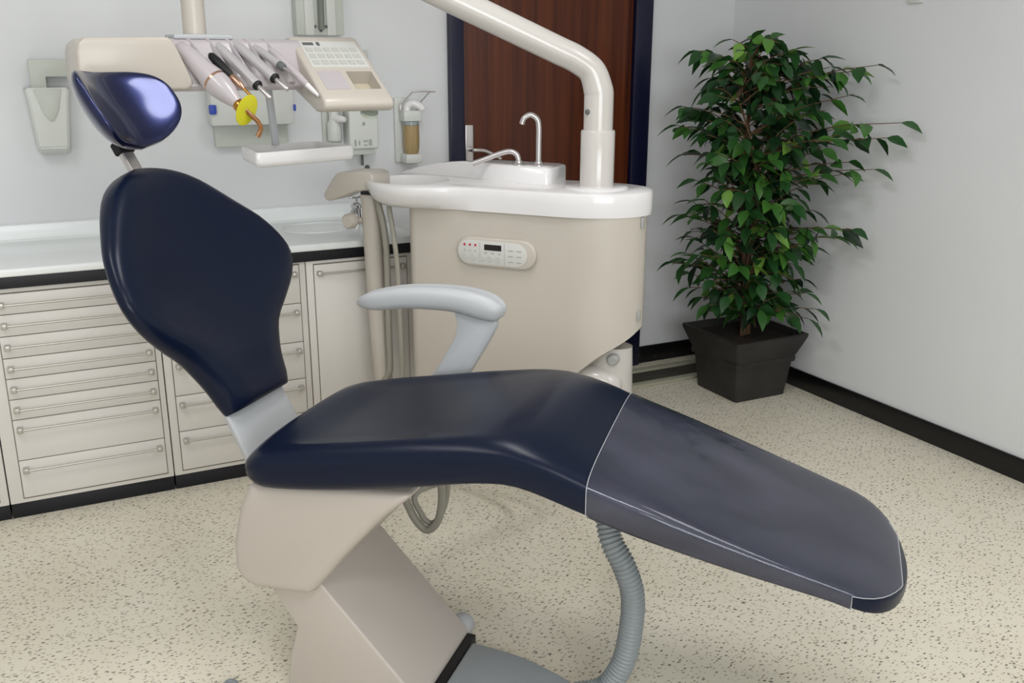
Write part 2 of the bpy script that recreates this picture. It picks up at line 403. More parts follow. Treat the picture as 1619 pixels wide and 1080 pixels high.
# film hems
bm = bmesh.new()
for f in (0, 1):
    ring = [Vector(p) for p in filmring(f)]
    addtube(bm, ring+[ring[0]], .0008, 6, False)
finish('film_hem', bm, M['grey'], fo)
# backrest
LEAN = radians(27.2); BC = Vector((-.158, .302, .666))
NV = Vector((cos(LEAN), 0, sin(LEAN))); UV = Vector((-sin(LEAN), 0, cos(LEAN)))
HW = [(0, .126), (.03, .135), (.08, .151), (.12, .172), (.166, .203), (.2, .245), (.247, .298), (.297, .332), (.35, .338), (.434, .305), (.50, .252), (.56, .196), (.60, .148), (.63, .088), (.645, .03), (.648, .008)]
def backring(v, hw, front, rear, conc, k=2.7, n=96, T0=.302):
    out = []
    for i in range(n):
        a = 2*pi*i/n; c, s = cos(a), sin(a)
        x, y = math.copysign(abs(c)**.5, c), math.copysign(abs(s)**(2/2.2), s)
        dt = hw*x; off = conc*(dt/.33)**2 + (front*y if y > 0 else rear*y) - .032
        out.append(BC+UV*v+Vector((0, dt, 0))+NV*off)
    return out
vs = [.0, .01, .03]+[.06+.02*i for i in range(28)]+[.612, .622, .63, .637, .642, .646]
rings = []
for v in vs:
    e = sqrt(max(.02, 1-max(0, (v-.55)/.099)**2.5)); b = 1 if v > .02 else .8+.2*v/.02
    rings.append(backring(v, interp(HW, v), .056*e*b, .036*e*b, .07, 2.5))
loft('backrest_cushion', rings, M['leather'], CH, angle=70)
rings = []
for v in [-.17, -.165, -.14, -.10, -.06, -.02, 0, .03, .08, .15, .2, .25, .3, .36, .44, .5, .55, .56]:
    if v < .01: hw, fr, re, of = .124+.05*max(0, -v-.03), .012, .03, 0
    else: hw, fr, re, of = interp(HW, v)*.74, .02, .018, -.03
    r = backring(v, hw, fr, re, .07 if v > .01 else .02)
    rings.append([p+NV*of for p in r])
o = loft('backrest_shell', rings, M['grey'], CH); o['label'] = 'light grey plastic neck and rear shell of the backrest'
# headrest
HL = radians(35); HCn = Vector((-.497, .296, 1.378)); HN = Vector((cos(HL), 0, sin(HL))); HU = Vector((-sin(HL), 0, cos(HL)))
rings = []
for i in range(33):
    v = -.108+.214*i/32; q = (v+.001)/.107
    wn = .140*max(.0, 1-abs(q)**4.2)**.36+.004; wf = .150*max(.0, 1-abs(q)**2.5)**.46+.004; th = max(.06, 1-abs(q)**3)**.5
    out = []
    for x, y in sellipse(48, 2.5):
        w = wf if x > 0 else wn
        off = .052*(w*x/.13)**2-.014*(1-q*q)-.008+(.028 if y > 0 else .036)*y*th
        out.append(HCn+HU*v+Vector((0, w*x, 0))+HN*off)
    rings.append(out)
loft('headrest_cushion', rings, M['headleather'], CH, angle=70)
def bar(name, p0, p1, w, d, mat):
    p0, p1 = Vector(p0), Vector(p1); a = (p1-p0).normalized(); y = Vector((0, 1, 0)); nn = a.cross(y)
    bm = bmesh.new()
    addloft(bm, [[p+y*(w*sx)+nn*(d*sy) for sx, sy in ((-1, -1), (1, -1), (1, 1), (-1, 1))] for p in (p0, p1)])
    bmesh.ops.bevel(bm, geom=bm.edges[:], offset=.003, segments=2, affect='EDGES')
    return finish(name, bm, mat, CH)
HP0 = Vector((-.520, .302, 1.30)); HP1 = Vector((-.405, .302, 1.10))
hp = bar('headrest_post', HP0, HP1, .021, .008, M['steel'])
q = bar('post_collar', HP0+(HP1-HP0)*.02, HP0+(HP1-HP0)*.16, .025, .014, M['black']); q.parent = hp
# armrest
path = smoothpath([(-.030, .60, .853), (-.005, .60, .860), (.035, .60, .868), (.13, .60, .884), (.255, .60, .888), (.335, .60, .876), (.378, .60, .862), (.392, .60, .856)], 6)
rad = smoothpath([(.009, .012, 0), (.021, .028, 0), (.029, .036, 0), (.032, .040, 0), (.034, .043, 0), (.036, .045, 0), (.027, .034, 0), (.008, .010, 0)], 6)
rings = []
for i, p in enumerate(path):
    tn = (path[min(i+1, len(path)-1)]-path[max(i-1, 0)]).normalized(); up = Vector((-tn.z, 0, tn.x))
    rr = []
    for x, y in sellipse(28, 2.6):
        dip = -.007*exp(-(x/.3)**2) if y > .2 else 0
        rr.append(p+Vector((0, 1, 0))*(rad[i].y*x)+up*(rad[i].x*y+dip*min(1, rad[i].x/.03)))
    rings.append(rr)
ar = loft('armrest_pad', rings, M['grey'], CH)
prism('armrest_support', [(.255, .862), (.372, .860), (.375, .825), (.355, .785), (.300, .690), (.235, .575), (.10, .575), (.205, .690), (.258, .785), (.266, .82)], .583, .617, M['grey'], CH, 'xz', bev=.006)
prism('armrest_bracket', [(.50, .565), (.617, .565), (.617, .60), (.50, .60)], .11, .23, M['grey'], CH, 'yz', bev=.004)
# underseat housing, lifting arm, base
prism('seat_housing', [(-.030, .565), (-.062, .50), (-.086, .402), (-.088, .335), (-.066, .300), (-.030, .292), (.112, .300), (.135, .325), (.204, .413), (.303, .524), (.385, .598), (.2, .585)], .02, .50, M['beige'], CH, 'xz', bev=.022, seg=4)
prism('lift_arm', [(-.03, .36), (-.004, .275), (.056, .190), (.030, .100), (.019, .020), (.015, .0), (.350, .0), (.374, .046), (.371, .056), (.123, .324), (.10, .38)], .05, .37, M['beige'], CH, 'xz', bev=.007, seg=3)
box('joint_seal', .34, .396, .03, .362, .0, .046, M['black'], CH, bev=.002)
bp = [(.396, .332), (.48, .325), (.545, .312), (.60, .293), (.66, .268), (.71, .240), (.74, .19), (.745, .11), (.74, .03), (.70, -.02), (.60, -.065), (.48, -.10), (.396, -.11)]
prism('base_plate', bp, 0, .044, M['greyplate'], CH, 'xy', bev=.008, seg=3)
lathe('pivot_cap', [(.0001, .37), (.030, .37), (.031, .375), (.032, .40), (.031, .425), (.026, .432), (.0001, .433)], M['grey'], CH, 28, (.338, 0, .032), 'y')

# ------------------------------------------------------------------ cuspidor unit
U = thing('spittoon_unit', 'tall ivory treatment cabinet with white spittoon basin and white swing arm behind the chair seat', 'dental unit', (1.134, 3.094, 0), radians(-50))
def rr_outline(grow=0):
    pts = []
    def arc(cx, cy, rx, ry, a0, a1, n=8):
        for i in range(n+1):
            a = radians(a0+(a1-a0)*i/n); pts.append((cx+rx*cos(a), cy+ry*sin(a)))
    g = grow
    arc(.04, .04, .04+g, .04+g, 180, 270, 6); 
    pts.append((.2, -g)); pts.append((.4, -g))
    arc(.612, .15, .198+g, .15+g, 270, 450, 28)
    pts.append((.3, .30+g)); arc(.04, .26, .04+g, .04+g, 90, 180, 6)
    return pts
BOT = [(-.1, .36), (.35, .37), (.5, .405), (.56, .437), (.60, .462), (.637, .492), (.69, .540), (.74, .575), (.775, .598), (.80, .62), (.82, .65)]
O2 = rr_outline()
rings = [[(x, y, interp(BOT, x)) for x, y in O2]]
for f in (.35, .7, 1): rings.append([(x, y, interp(BOT, x)*(1-f)+1.035*f) for x, y in O2])
loft('cabinet_body', rings, M['cream'], U, angle=40)
bm = bmesh.new()
bm.free()
for z in (.99, .68): box('hinge', .804, .813, .11, .126, z-.018, z+.018, M['lightmark'], U, bev=.002)
# basin top
BO = smoothpath([(-.185, .115, 0), (-.165, .02, 0), (-.10, -.055, 0), (-.02, -.088, 0), (.06, -.088, 0), (.14, -.055, 0), (.21, -.022, 0), (.30, -.012, 0), (.45, -.012, 0), (.60, -.012, 0), (.70, .010, 0), (.78, .065, 0), (.822, .15, 0), (.80, .24, 0), (.71, .30, 0), (.60, .314, 0), (.40, .314, 0), (.15, .314, 0), (0, .31, 0), (-.11, .27, 0), (-.17, .20, 0), (-.185, .115, 0)], 5)[:-1]
def bring(inset, z, drop=0):
    out = []; n = len(BO); c = Vector((.02, .12, 0))
    for i, p in enumerate(BO):
        tn = (BO[(i+1) % n]-BO[i-1]).normalized(); nr = Vector((-tn.y, tn.x, 0))
        w = max(0, min(1, (.26-p.x)/.16))
        q = p+nr*(inset+drop*w)
        out.append((q.x, q.y, z-.0*w))
    return out
bas = loft('basin_top', [bring(.012, 1.008, .07), bring(.002, 1.012, .045), bring(0, 1.03, .022), bring(0, 1.055, .006), bring(0, 1.078), bring(.003, 1.086), bring(.012, 1.090)], M['white'], U, angle=50)
bm = bmesh.new(); addlathe(bm, [(.0001, -.062), (.05, -.058), (.09, -.046), (.125, -.024), (.142, 0), (.147, .03), (.0001, .03)], 40, (-.03, .09, 1.090), sy=.92)
cut(bas, bm)
lathe('bowl_drain', [(.0001, 0), (.016, 0), (.018, .004), (.0001, .005)], M['chrome'], bas, 20, (-.03, .09, 1.029))
LF = [(-.165, .27), (-.10, .262), (0, .25), (.10, .235), (.18, .20), (.25, .165), (.33, .15), (.45, .15), (.468, .156), (.474, .17)]
LT = [(-.17, 1.092), (-.12, 1.106), (-.05, 1.125), (.05, 1.141), (.14, 1.147), (.46, 1.147), (.474, 1.144)]
LB = [(.474, .300), (.45, .309), (.2, .309), (0, .306), (-.11, .285), (-.16, .275)]
lo = LF+LB; cx = .2; cy = .25
loft('splash_ledge', [[(x, y, 1.086) for x, y in lo], [(x, y, interp(LT, x)-.006) for x, y in lo], [(cx+(x-cx)*.985, cy+(y-cy)*.94, interp(LT, x)) for x, y in lo]], M['white'], bas, angle=60)
def spout(name, pts, x, y, z, lab):
    o = tube(name, smoothpath(pts, 8), .0092, M['steel'], U); o['label'] = lab
    lathe('spout_collar', [(.020, 0), (.020, .004), (.013, .009), (.012, .016), (.0095, .018)], M['steel'], o, 20, (x, y, z))
spout('cup_filler', [(.412, .2, 1.146), (.412, .2, 1.22), (.412, .2, 1.275), (.406, .198, 1.302), (.386, .19, 1.316), (.366, .182, 1.305), (.358, .179, 1.285)], .412, .2, 1.146, 'tall hooked steel spout')
spout('bowl_rinser', [(.345, .185, 1.146), (.344, .184, 1.170), (.335, .182, 1.186), (.315, .176, 1.193), (.285, .168, 1.186), (.235, .155, 1.166), (.19, .143, 1.149)], .345, .185, 1.146, 'low bent steel spout over the bowl')
# control panel
def pill(x0, x1, z0, z1, y0, y1, n=10):
    r = (z1-z0)/2; zc = (z0+z1)/2; pts = []
    for i in range(n+1): a = radians(90+180*i/n); pts.append((x0+r+r*cos(a), zc+r*sin(a)))
    for i in range(n+1): a = radians(-90+180*i/n); pts.append((x1-r+r*cos(a), zc+r*sin(a)))
    return pts
cp = prism('control_panel', pill(.203, .492, .828, .926, 0, 0), -.016, .002, M['cream'], U, 'xz', bev=.006, seg=3)
prism('membrane', pill(.210, .462, .836, .916, 0, 0), -.0178, -.0158, M['panel'], cp, 'xz', bev=.0006)
box('display', .308, .370, -.0190, -.0175, .886, .905, M['display'], cp)
for i in range(3): lathe('indicator', [(.0001, -.0188), (.0042, -.0188), (.0042, -.0175), (.0001, -.0175)], M['red'], cp, 12, (.235+.020*i, 0, .900), 'y')
for i in range(5): lathe('button', [(.0001, -.0192), (.010, -.0192), (.0115, -.0175), (.0001, -.0175)], M['btn'], cp, 16, (.238+.030*i, 0, .860-.001*i), 'y')
bm = bmesh.new()
for i in range(3):
    for j in range(2): addbox(bm, .395+.03*j, .412+.03*j, -.0186, -.0175, .888-.019*i, .8915-.019*i)
    addbox(bm, .232+.020*i, .238+.020*i, -.0184, -.0175, .8785, .8825)
    addbox(bm, .308+.025*i, .318+.025*i, -.0184, -.0175, .874, .878)
addbox(bm, .291, .2925, -.0182, -.0175, .843, .911); addbox(bm, .380, .3815, -.0182, -.0175, .838, .914)
finish('printed_marks', bm, M['lightmark'], cp)
# pole and swing arm
PX, PY = .64, .145
lathe('deck_disc', [(.0001, 1.088), (.104, 1.088), (.105, 1.093), (.100, 1.097), (.07, 1.099), (.0001, 1.099)], M['white'], U, 40, (PX, PY, 0))
lathe('pole_sleeve', [(.0001, 1.09), (.0555, 1.09), (.0555, 1.272), (.053, 1.277), (.0001, 1.277)], M['armwhite'], U, 36, (PX, PY, 0))
R50 = Matrix.Rotation(radians(50), 3, 'Z')
def tolocal(w): return R50 @ (Vector(w)-Vector((1.134, 3.094, 0)))
SWEND = tolocal((.486, 3.075, 2.012)); B0 = Vector((PX, PY, 1.462))
dr = (SWEND-B0).normalized()
swp = [Vector((PX, PY, 1.27)), Vector((PX, PY, 1.34))]+smoothpath([Vector((PX, PY, 1.375)), Vector((PX, PY, 1.40))+dr*.003, B0+dr*.028+Vector((0, 0, -.014)), B0+dr*.085, B0+dr*.14], 7)[1:]+[B0+dr*.5, SWEND+dr*.03]
sw = tube('swing_arm', swp, [.0475]*9+[.0470, .0465, .046, .0455, .045, .0445, .044, .0435]+[.043]*(len(swp)-17), M['armwhite'], U, n=36)
lathe('lock_screw', [(.0001, -.052), (.005, -.052), (.0085, -.050), (.0085, -.040), (.0001, -.040)], M['mark'], sw, 16, (PX-.022, PY+.004, 1.335), 'y')
# pedestal elbow
ped = U
tube('pedestal_elbow', [Vector((.705, .14, .0)), Vector((.705, .14, .2)), Vector((.705, .14, .33)), Vector((.705, .14, .42)), Vector((.705, .14, .50)), Vector((.705, .145, .56))], [.09, .086, .084, .082, .080, .076], M['armwhite'], ped, n=32)
lathe('pedestal_foot', [(.0001, 0), (.15, 0), (.15, .012), (.10, .03), (.0001, .03)], M['armwhite'], ped, 36, (.705, .14, 0))
tube('pedestal_shroud', smoothpath([(.42, .10, .20), (.46, .09, .32), (.53, .08, .40), (.61, .075, .438), (.67, .075, .445), (.72, .085, .43), (.735, .10, .42)], 6), [.062]*31+[.060, .056, .05, .042, .03, .012], M['armwhite'], ped, n=28)
lathe('grey_cap', [(.0001, .0), (.015, 0), (.019, .006), (.019, .03), (.0001, .03)], M['lightmark'], ped, 20, (.742, .048, .535), 'y')

# ------------------------------------------------------------------ assistant holder and its hoses
AH = thing('suction_holder', 'ivory suction hose holder on a post left of the spittoon basin', 'instrument holder', (1.134, 3.094, 0), radians(-50))
prism('holder_head', [(-.332, 1.018), (-.334, 1.034), (-.285, 1.100), (-.268, 1.112), (-.245, 1.116), (-.150, 1.121), (-.125, 1.112), (-.122, 1.066), (-.145, 1.052), (-.20, 1.048), (-.30, 1.010), (-.318, 1.008)], .0, .12, M['cream'], AH, 'xz', bev=.010, seg=3)
pole = [(-.170, .05, 1.052), (-.167, .05, .95), (-.162, .05, .78), (-.153, .05, .55), (-.142, .05, .36), (-.13, .05, .2), (-.125, .05, .0)]
tube('post', smoothpath(pole, 4), .0335, M['cream'], AH, n=24)
lathe('post_foot', [(.0001, 0), (.10, 0), (.10, .012), (.05, .03), (.0001, .03)], M['cream'], AH, 28, (-.125, .05, 0))
lathe('lock_knob', [(.0001, -.04), (.020, -.04), (.027, -.031), (.028, -.008), (.022, -.002), (.0001, 0)], M['cream'], AH, 24, (-.232, .03, .942), 'y')
tube('knob_stem', [(-.232, .035, .942), (-.165, .05, .945)], .010, M['cream'], AH)
bm = bmesh.new(); addbox(bm, -.175, -.135, -.004, .03, 1.040, 1.052, .003); finish('hose_grip', bm, M['black'], AH)
def Uw(u, b, z):
    v = Matrix.Rotation(radians(-50), 3, 'Z') @ Vector((u, b, 0)); return Vector((1.134+v.x, 3.094+v.y, z))
def Cw(s, tt, z):
    v = Matrix.Rotation(radians(-45), 3, 'Z') @ Vector((s, tt, 0)); return Vector((.359+v.x, 2.023+v.y, z))
def Lh(pts, o=.0):
    return smoothpath(pts, 8)
h1 = tube('suction_hose', Lh([Uw(-.135, .03, 1.055), Uw(-.116, .02, 1.00), Uw(-.100, .02, .93), Uw(-.092, .02, .84), Uw(-.092, .02, .70), Uw(-.094, .02, .55), Uw(-.095, .02, .40), Uw(-.10, .0, .29), Cw(.24, 1.10, .22), Cw(.16, .80, .30), Cw(.105, .60, .31), Cw(.115, .585, .25), Cw(.160, .585, .20), Cw(.198, .585, .235), Cw(.212, .585, .31), Cw(.215, .56, .42), Cw(.215, .48, .50), Cw(.215, .44, .56)]), .0115, M['putty'])
tag(h1, 'thicker putty grey hose hanging beside the ivory post', 'hose', 'suction hoses at the holder')
h2 = tube('suction_hose', Lh([Uw(-.085, .03, 1.06), Uw(-.062, .0, .99), Uw(-.040, -.015, .91), Uw(-.026, -.02, .80), Uw(-.020, -.025, .66), Uw(-.018, -.025, .52), Uw(-.018, -.025, .40), Uw(-.018, -.05, .28), Cw(.32, 1.15, .21), Cw(.22, .85, .27), Cw(.125, .62, .30), Cw(.140, .60, .24), Cw(.172, .60, .215), Cw(.202, .60, .25), Cw(.222, .60, .32), Cw(.235, .57, .43), Cw(.24, .50, .51), Cw(.24, .45, .57)]), .0088, M['putty'])
tag(h2, 'thinner putty grey hose hanging between post and ivory cabinet', 'hose', 'suction hoses at the holder')

# corrugated floor hose
pts = smoothpath([Cw(.60, .95, .46), Cw(.64, .72, .52), Cw(.69, .47, .53), Cw(.735, .335, .50), Cw(.762, .285, .43), Cw(.800, .275, .365), Cw(.821, .275, .30), Cw(.822, .275, .22), Cw(.808, .272, .12), Cw(.775, .262, .052), Cw(.735, .245, .034), Cw(.70, .22, .034)], 40)
acc = [0]
for a, b in zip(pts, pts[1:]): acc.append(acc[-1]+(b-a).length)
tot = acc[-1]; P2 = []; R2 = []; step = .0020; i = 0; sd = 0
while sd < tot:
    while acc[i+1] < sd: i += 1
    f = (sd-acc[i])/(acc[i+1]-acc[i]); P2.append(pts[i].lerp(pts[i+1], f)); R2.append(.0265+.0026*sin(2*pi*sd/.0105)); sd += step
bm = bmesh.new(); addtube(bm, P2, R2, 20); fh = finish('corrugated_hose', bm, M['hose'], angle=80)
tag(fh, 'grey ribbed hose curving to the floor under the leg rest', 'hose')

# ------------------------------------------------------------------ delivery unit
DU = thing('instrument_unit', 'ivory overhead instrument console with keypad and hanging tray, behind the headrest', 'dental unit', (.141, 2.995, 1.529), radians(5))
prism('end_block', [(-.006, -.02), (.0, .004), (.02, .020), (.225, .024), (.240, .018), (.250, .004), (.288, -.092), (.288, -.108), (.272, -.118), (.02, -.116), (.0, -.108), (-.008, -.09)], -.13, .10, M['cream'], DU, 'xz', bev=.008, seg=3)
prism('chassis', [(.10, .020), (-.02, .022), (-.042, .012), (-.094, -.085), (-.098, -.112), (-.085, -.124), (.10, -.120)], .235, .64, M['lilac'], DU, 'yz', bev=.004)
kp = prism('keypad_module', [(.06, .024), (.015, .032), (-.005, .028), (-.262, -.138), (-.276, -.152), (-.278, -.170), (-.262, -.182), (-.20, -.184), (.06, -.10)], .618, .838, M['cream'], DU, 'yz', bev=.009, seg=3)
SL = Vector((0, -.257, -.166)).normalized(); SN = Vector((0, -.166, .257)).normalized()*1.0
if SN.z < 0: SN = -SN
def onslope(x, d, hgt): return Vector((x, -.005, .028))+SL*d+SN*hgt
def slab_on(bm, x0, x1, d0, d1, h0, h1):
    addloft(bm, [[onslope(x0, d0, hh), onslope(x1, d0, hh), onslope(x1, d1, hh), onslope(x0, d1, hh)] for hh in (h0, h1)])
bm = bmesh.new(); slab_on(bm, .735, .818, .180, .272, -.045, .02); cut(kp, bm)
bm = bmesh.new(); slab_on(bm, .733, .820, .178, .274, -.046, -.044); finish('recess_floor', bm, M['recess'], kp)
bm = bmesh.new(); slab_on(bm, .645, .718, .180, .272, -.001, .0015); finish('side_pad', bm, M['lilac'], kp)
bm = bmesh.new(); slab_on(bm, .640, .822, .020, .160, -.001, .001); finish('keypad_membrane', bm, M['panel'], kp)
bm = bmesh.new(); slab_on(bm, .648, .682, .028, .042, .0008, .0022); finish('display', bm, M['mark'], kp)
bm = bmesh.new(); slab_on(bm, .692, .702, .026, .044, .0008, .0022); finish('switch', bm, M['mark'], kp)
for r in range(3):
    for c_ in range(6):
        bm = bmesh.new(); x = .648+.0285*c_; dd = .056+.034*r
        slab_on(bm, x, x+.021, dd, dd+.021, .0005, .003); finish('key', bm, M['btn'], kp)
for i in range(6):      # scalloped cradles between the instruments
    x = .252+.056*i; rg = []
    for f in range(7):
        k = f/6; c = Vector((x+.050*k, -.022-.075*k-.016*sin(pi*k), .022-.125*k)); w_ = .007+.010*k
        rg.append([c+Vector((-w_, .03, 0)), c+Vector((-w_*.8, -.004, .0)), c+Vector((0, -.012, .004)), c+Vector((w_*.8, -.004, 0)), c+Vector((w_, .03, 0))])
    loft('cradle_rib', rg, M['lilac'], DU, angle=80)
tube('hanger_post', [(.350, .05, .0), (.350, .05, .30), (.350, .05, .46)], .0335, M['cream'], DU, n=28)
tube('post_joint', [(.350, .05, .39), (.350, .05, .53)], .06, M['cream'], DU, n=28)
box('top_cap', .27, .44, -.03, .09, .02, .034, M['grey'], DU, bev=.005)
ta = prism('tray_arm', [(.563, -.115), (.583, -.115), (.597, -.30), (.576, -.30)], .085, .105, M['grey'], DU, 'xz', bev=.002)
bm = bmesh.new()
outer = [(.438, -.175), (.792, -.070), (.745, .150), (.470, .090)]
def inset(p, k):
    cx = sum(q[0] for q in p)/4; cy = sum(q[1] for q in p)/4
    return [(cx+(x-cx)*k, cy+(y-cy)*k) for x, y in p]
def rnd(p, r=.02, n=5):
    out = []; m = len(p)
    for i in range(m):
        a, b, c = Vector(p[i-1]), Vector(p[i]), Vector(p[(i+1) % m])
        p0 = b+(a-b).normalized()*r; p1 = b+(c-b).normalized()*r
        for k in range(n+1):
            s_ = k/n; out.append(p0*(1-s_)**2+b*2*s_*(1-s_)+p1*s_*s_)
    return out
prof = [(.92, -.342), (.975, -.339), (1.0, -.326), (1.0, -.306), (.985, -.298), (.955, -.298), (.93, -.308), (.92, -.326), (.90, -.330)]
addloft(bm, [[(q.x, q.y, z) for q in rnd(inset(outer, k))] for k, z in prof])
finish('tray', bm, M['white'], DU, angle=60)
# instruments resting in the cradles
def Dw(e, b, z):
    v = Matrix.Rotation(radians(5), 3, 'Z') @ Vector((e, b, 0)); return Vector((.141+v.x, 2.995+v.y, 1.529+z))
def inst(name, label, cat, p):
    return thing(name, label, cat, Dw(*p), radians(5), 'instruments on the console')
def axis_pts(p0, p1, fr): 
    a, b = Vector(p0), Vector(p1); return [(b-a)*f for f in fr]
# curing light
p0, p1 = (.278, -.050, .000), (.388, -.225, -.160)
T = inst('curing_light', 'thick lilac grey curing light with round yellow shield', 'dental instrument', p0)
fr = [-.02, 0, .12, .25, .42, .55, .68, .80, .90, .97, 1.0]
tube('handle', axis_pts(p0, p1, fr), [.010, .016, .024, .028, .031, .036, .036, .030, .022, .016, .013], M['lilac'], T, n=24, angle=60)
tube('accent_ring', axis_pts(p0, p1, [.585, .60, .615]), [.0363, .0368, .0362], M['rosegold'], T, n=24)
tube('brass_collar', axis_pts(p0, p1, [.965, .985, 1.03, 1.05]), [.017, .019, .019, .014], M['gold'], T, n=20)
D = (Vector(p1)-Vector(p0)); dn = D.normalized()
sn = (Vector((.25, -.95, .05))+dn*.25).normalized(); cdisc = D*1.07+Vector((.004, -.01, .0))
xa = sn.cross(Vector((.55, 0, .8))).normalized(); ya = sn.cross(xa)
bm = bmesh.new(); addloft(bm, [[cdisc+sn*hh+xa*(rr*.030*cos(2*pi*k/32))+ya*(rr*.046*sin(2*pi*k/32)) for k in range(32)] for hh, rr in ((-.0015, .97), (-.0008, 1), (.0008, 1), (.0015, .97))])
finish('yellow_shield', bm, M['yellow'], T, angle=60)
tube('shield_hub', [D*1.06, D*1.06+sn*.012], [.011, .010], M['black'], T, n=16)
g0 = D*1.05+sn*.008
tube('light_guide', smoothpath([g0, g0+Vector((.015, -.012, -.018)), g0+Vector((.030, -.02, -.036)), g0+Vector((.034, -.024, -.055)), g0+Vector((.022, -.026, -.076))], 6), .0066, M['amber'], T)
# air-water syringe (black)
p0, p1 = (.352, -.098, -.024), (.432, -.235, -.148)
T = inst('air_water_syringe', 'black and gold syringe tip beside the curing light', 'dental instrument', p0)
tube('grip', axis_pts(p0, p1, [-.02, .02, .15, .30, .42, .48]), [.006, .011, .0135, .0135, .011, .007], M['black'], T, n=18)
tube('brass_body', axis_pts(p0, p1, [.46, .50, .66, .70, .74]), [.008, .0095, .0095, .007, .004], M['rosegold'], T, n=16)
tube('needle', axis_pts(p0, p1, [.72, .85, 1.0]), [.0045, .004, .0035], M['gold'], T, n=12)
# two handpiece motors
def motor(p0, p1, label, full=True):
    T = inst('handpiece_motor', label, 'dental instrument', p0)
    tube('sleeve', axis_pts(p0, p1, [-.12, 0, .10, .30, .72]), [.010, .0145, .0148, .0152, .0152], M['silver'], T, n=22)
    tube('black_ring', axis_pts(p0, p1, [.715, .73, .755]), [.0152, .0158, .0128], M['black'], T, n=22)
    tube('spindle', axis_pts(p0, p1, [.74, .76, .985, 1.0]), [.007, .0072, .0068, .0052], M['steel'], T, n=16)
    return T
motor((.398, -.060, -.012), (.474, -.235, -.142), 'steel handpiece motor left of its twin, next to the black syringe')
motor((.451, -.056, -.004), (.528, -.228, -.119), 'steel handpiece motor right of its twin, beside the short dark-tipped handpiece')
p0, p1 = (.503, -.056, -.008), (.554, -.21, -.078)
T = inst('scaler_handpiece', 'short steel handpiece with fine dark tip', 'dental instrument', p0)
tube('sleeve', axis_pts(p0, p1, [-.2, 0, .4, .62]), [.008, .0115, .012, .012], M['silver'], T, n=18)
tube('collar', axis_pts(p0, p1, [.61, .64, .72, .74]), [.012, .0125, .011, .007], M['mark'], T, n=18)
tube('tip', axis_pts(p0, p1, [.73, .86, 1.0, 1.1]), [.005, .004, .0025, .0015], M['steel'], T, n=12)
p0, p1 = (.547, -.066, -.018), (.608, -.24, -.130)
T = inst('suction_handpiece', 'slim white handpiece beside the keypad', 'dental instrument', p0)
tube('body', axis_pts(p0, p1, [-.1, 0, .2, .6, .80]), [.007, .012, .0135, .012, .009], M['lilac'], T, n=18)
tube('tip', axis_pts(p0, p1, [.79, .82, .95, 1.05]), [.0085, .008, .0065, .004], M['white'], T, n=14)
cup = lathe('glass_dish', [(.020, 0), (.026, .003), (.028, .014), (.026, .014), (.022, .005), (.0001, .004)], M['paleglass'], None, 24)
cup.location = Dw(.776, -.222, -.198+.002); cup.rotation_euler = (radians(32.8), 0, radians(5))
tag(cup, 'small pale round dish in the recess below the keypad', 'dish')

# ------------------------------------------------------------------ wall fittings
WY = YB-.0005
T = thing('towel_dispenser', 'tapered pale wall dispenser with bracket left of the headrest', 'dispenser', (.085, WY, 1.16))
bm = bmesh.new()
addloft(bm, [[(x0, .0004, z), (x1, .0004, z), (x1-.012, -dp, z), (x0+.008, -dp, z)] for x0, x1, z, dp in ((-.046, .055, .003, .05), (-.058, .06, .03, .085), (-.07, .075, .20, .10), (-.076, .08, .236, .10))])
bmesh.ops.bevel(bm, geom=bm.edges[:], offset=.005, segments=2, affect='EDGES'); finish('hopper', bm, M['wallplastic'], T)
prism('bracket', [(-.048, .234), (-.048, .330), (.085, .330), (.085, .272), (.002, .272), (.002, .234)], -.07, .0004, M['wallplastic2'], T, 'xz', bev=.003)
prism('front_flap', [(-.045, .232), (.045, .232), (.030, .165), (.012, .130), (-.002, .125), (-.018, .150)], -.104, -.099, M['wallplastic2'], T, 'xz', bev=.001)
T = thing('glove_box_rack', 'white wall box with blue clips under the instrument console', 'dispenser', (.79, WY, 1.25))
box('box_body', -.158, .155, -.10, -.001, 0, .20, M['wallplastic'], T, bev=.006)
box('under_box_shade', -.14, .14, -.035, -.001, -.085, 0, M['wallplastic2'], T, bev=.004)  # darker panel standing in for the shade on the wall below the box
box('clip', -.166, -.140, -.112, -.09, .043, .078, M['blue'], T, bev=.004)
box('clip', .152, .160, -.112, -.09, .050, .075, M['blue'], T, bev=.003)
T = thing('hand_rub_dispenser', 'large pale wall dispenser with printed label below the keypad', 'dispenser', (1.228, WY, 1.118))
box('housing', -.062, .060, -.09, -.001, .025, .25, M['wallplastic'], T, bev=.007, seg=3)
box('outlet', -.045, .045, -.075, -.001, 0, .027, M['wallplastic2'], T, bev=.004)
bm = bmesh.new()
for x0, x1, z0, z1 in ((-.044, -.036, .037, .062), (-.026, -.020, .040, .058), (-.006, .012, .052, .060), (.016, .030, .037, .062), (-.004, .010, .037, .043)): addbox(bm, x0, x1, -.0912, -.0895, z0, z1)
finish('printed_label', bm, M['lightmark'], T)
lathe('button', [(.0001, -.094), (.006, -.094), (.007, -.089), (.0001, -.089)], M['lightmark'], T, 16, (-.002, 0, .125), 'y')
lathe('nozzle', [(.0001, -.045), (.006, -.045), (.006, .0), (.0001, .0)], M['mark'], T, 12, (.0, -.045, .0), 'z')
T = thing('wall_soap_pump', 'small white pump dispenser under the left of the keypad', 'dispenser', (1.118, WY, 1.175))
lathe('bottle', [(.0001, 0), (.024, 0), (.028, .006), (.028, .07), (.020, .082), (.020, .13), (.0001, .13)], M['wallplastic'], T, 24, (0, -.04, 0))
tube('nozzle', [(0, -.04, .088), (.02, -.09, .088), (.03, -.10, .086)], [.017, .013, .009], M['white'], T)
